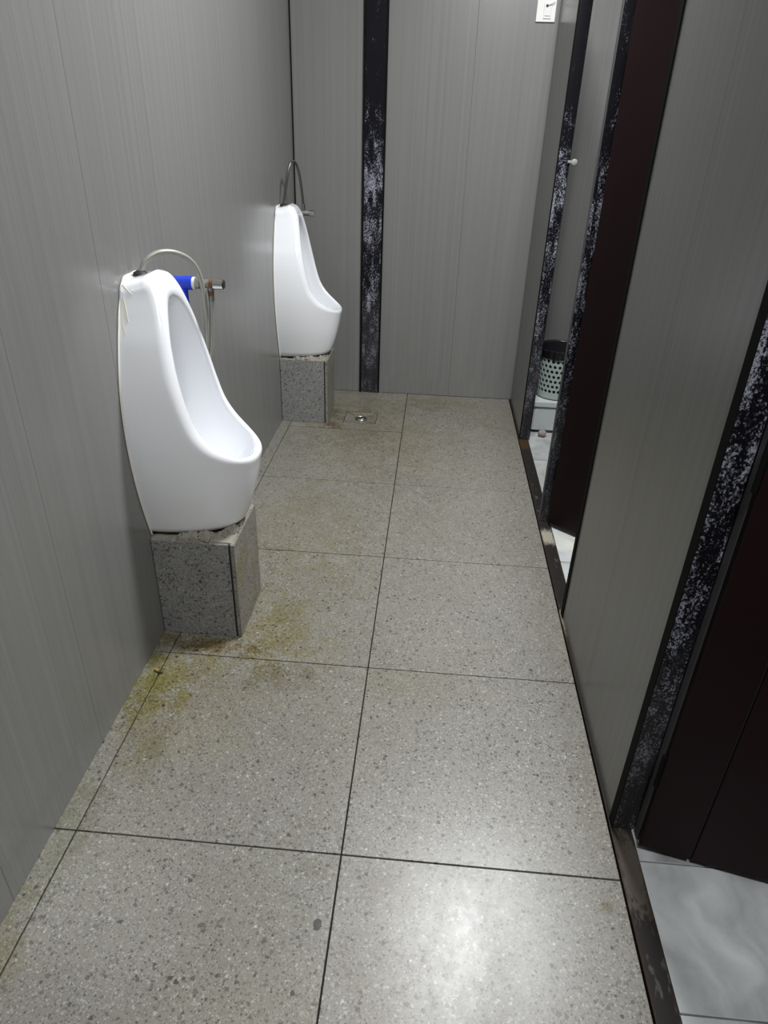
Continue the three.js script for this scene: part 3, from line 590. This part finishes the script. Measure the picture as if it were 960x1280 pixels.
{ // perforated basket with a black bag
  const y0 = 0.181, t = thing('waste_basket', 'mint perforated plastic waste basket lined with a black bag', 'basket', [BX, y0, BZ]);
  const H = 0.25, rb = 0.098, rt = 0.118, cols = 28, rows = 7, lo = 0.03, hi = 0.215, T = 0.0022, pos = [], idx = [];
  const R = (y) => rb + (rt - rb) * y / H, P = (a, y, o) => { pos.push(Math.cos(a) * (R(y) + o), y, Math.sin(a) * (R(y) + o)); return pos.length / 3 - 1; };
  const cw = Math.PI * 2 / cols, ch = (hi - lo) / rows;
  for (let r = 0; r < rows; r++) for (let c = 0; c < cols; c++) {
    const ca = (c + (r % 2) * 0.5) * cw, cy = lo + (r + 0.5) * ch, K = 12, ring = [];
    for (let k = 0; k < K; k++) {
      const a = k / K * Math.PI * 2 + Math.PI / 4, ux = Math.cos(a), uy = Math.sin(a), m = Math.max(Math.abs(ux), Math.abs(uy));
      const ha = ca + ux * 0.0078 / R(cy), hy = cy + uy * 0.0086, sa = ca + ux / m * cw / 2, sy = cy + uy / m * ch / 2;
      ring.push([P(sa, sy, 0), P(ha, hy, 0), P(sa, sy, -T), P(ha, hy, -T)]);
    }
    for (let k = 0; k < K; k++) { const A = ring[k], B = ring[(k + 1) % K]; idx.push(A[0], B[1], A[1], A[0], B[0], B[1], A[2], A[3], B[3], A[2], B[3], B[2], A[1], B[3], A[3], A[1], B[1], B[3]); }
  }
  const g = new THREE.BufferGeometry(); g.setAttribute('position', new THREE.Float32BufferAttribute(pos, 3)); g.setAttribute('uv', new THREE.Float32BufferAttribute(new Float32Array(pos.length / 3 * 2), 2)); g.setIndex(idx);
  const gn = g.toNonIndexed(); gn.computeVertexNormals();
  part(t, 'perforated_wall', gn, M.mint);
  part(t, 'base_band', lathe([[0, 0], [R(0) - 0.004, 0], [R(0), 0.003], [R(lo), lo], [R(lo) - T, lo], [R(0) - T, 0.006], [0, 0.006]], 40), M.mint);
  part(t, 'top_band', lathe([[R(hi) - T, hi], [R(hi), hi], [R(H) + 0.001, H], [R(H) - T, H], [R(hi) - T, hi]], 40), M.mint);
  // bag folded over the upper edge
  const bg = new THREE.CylinderGeometry(1, 1, 1, 96, 10, true), bp = bg.attributes.position;
  for (let i = 0; i < bp.count; i++) { const a = Math.atan2(bp.getZ(i), bp.getX(i)), v = bp.getY(i) + 0.5, rr = R(0.2 + v * 0.05) + 0.006 + 0.006 * (fbm(Math.cos(a) * 9 + 9, Math.sin(a) * 9 + v * 3, 5, 3) - 0.5) * 2 + 0.003 * Math.sin(a * 23 + v * 3); bp.setXYZ(i, Math.cos(a) * rr, 0.213 + v * 0.044 + (v < 0.05 ? 0.010 * (vnoise(a * 6, 1, 3) - 0.5) : 0), Math.sin(a) * rr); }
  bg.computeVertexNormals(); const bm = M.bag.clone(); bm.side = THREE.DoubleSide; const bag = part(t, 'bag', bg, bm);
  part(bag, 'bag_lining', lathe([[0.0, 0.02], [R(0) - 0.012, 0.022], [R(H) - 0.008, 0.252], [R(H) + 0.004, 0.259], [R(H) + 0.007, 0.256]], 48), bm);
}

// ------------------------------------------------------------------ litter and water on the floor
{
  const t = thing('cigarette_butt', 'brown cigarette butt lying across the floor joint by the wall', 'butt', [-0.600, 0.0048, -0.512]);
  t.rotation.y = -0.42;
  const a = part(t, 'filter', cyl(0.0042, 0.0042, 0.017, 14), M.paper, [-0.0085, 0, 0]); a.rotation.z = Math.PI / 2;
  const b = part(t, 'burnt_end', cyl(0.0042, 0.0032, 0.012, 14), M.ash, [0.0058, -0.0004, 0.0008]); b.rotation.set(0, 0.15, Math.PI / 2);
  const rand = rng(5), gs = [];
  for (const [x, z, n, sp] of [[0.165, 0.165, 9, 0.03], [0.17, 0.205, 7, 0.022], [0.27, 0.285, 8, 0.03], [0.205, 0.262, 4, 0.02]]) for (let i = 0; i < n; i++) {
    const g = new THREE.SphereGeometry(1, 14, 7, 0, Math.PI * 2, 0, Math.PI / 2), r = 0.0016 + 0.0032 * rand();
    g.scale(r * (0.7 + rand() * 0.5), 0.0018, r * (1 + rand() * 1.6)); g.rotateY(rand() * 3); g.translate(x + (rand() - 0.5) * 2 * sp, 0.0002, z + (rand() - 0.5) * 2 * sp); gs.push(g);
  }
  tag(part(scene, 'water_droplets', mergeGeometries(gs), M.water), 'clear water droplets scattered on the stone tile', 'water', null, 'stuff');
}
scene.traverse((o) => { if (o.isMesh) { o.castShadow = true; o.receiveShadow = true; } });
renderer.render(scene, camera);
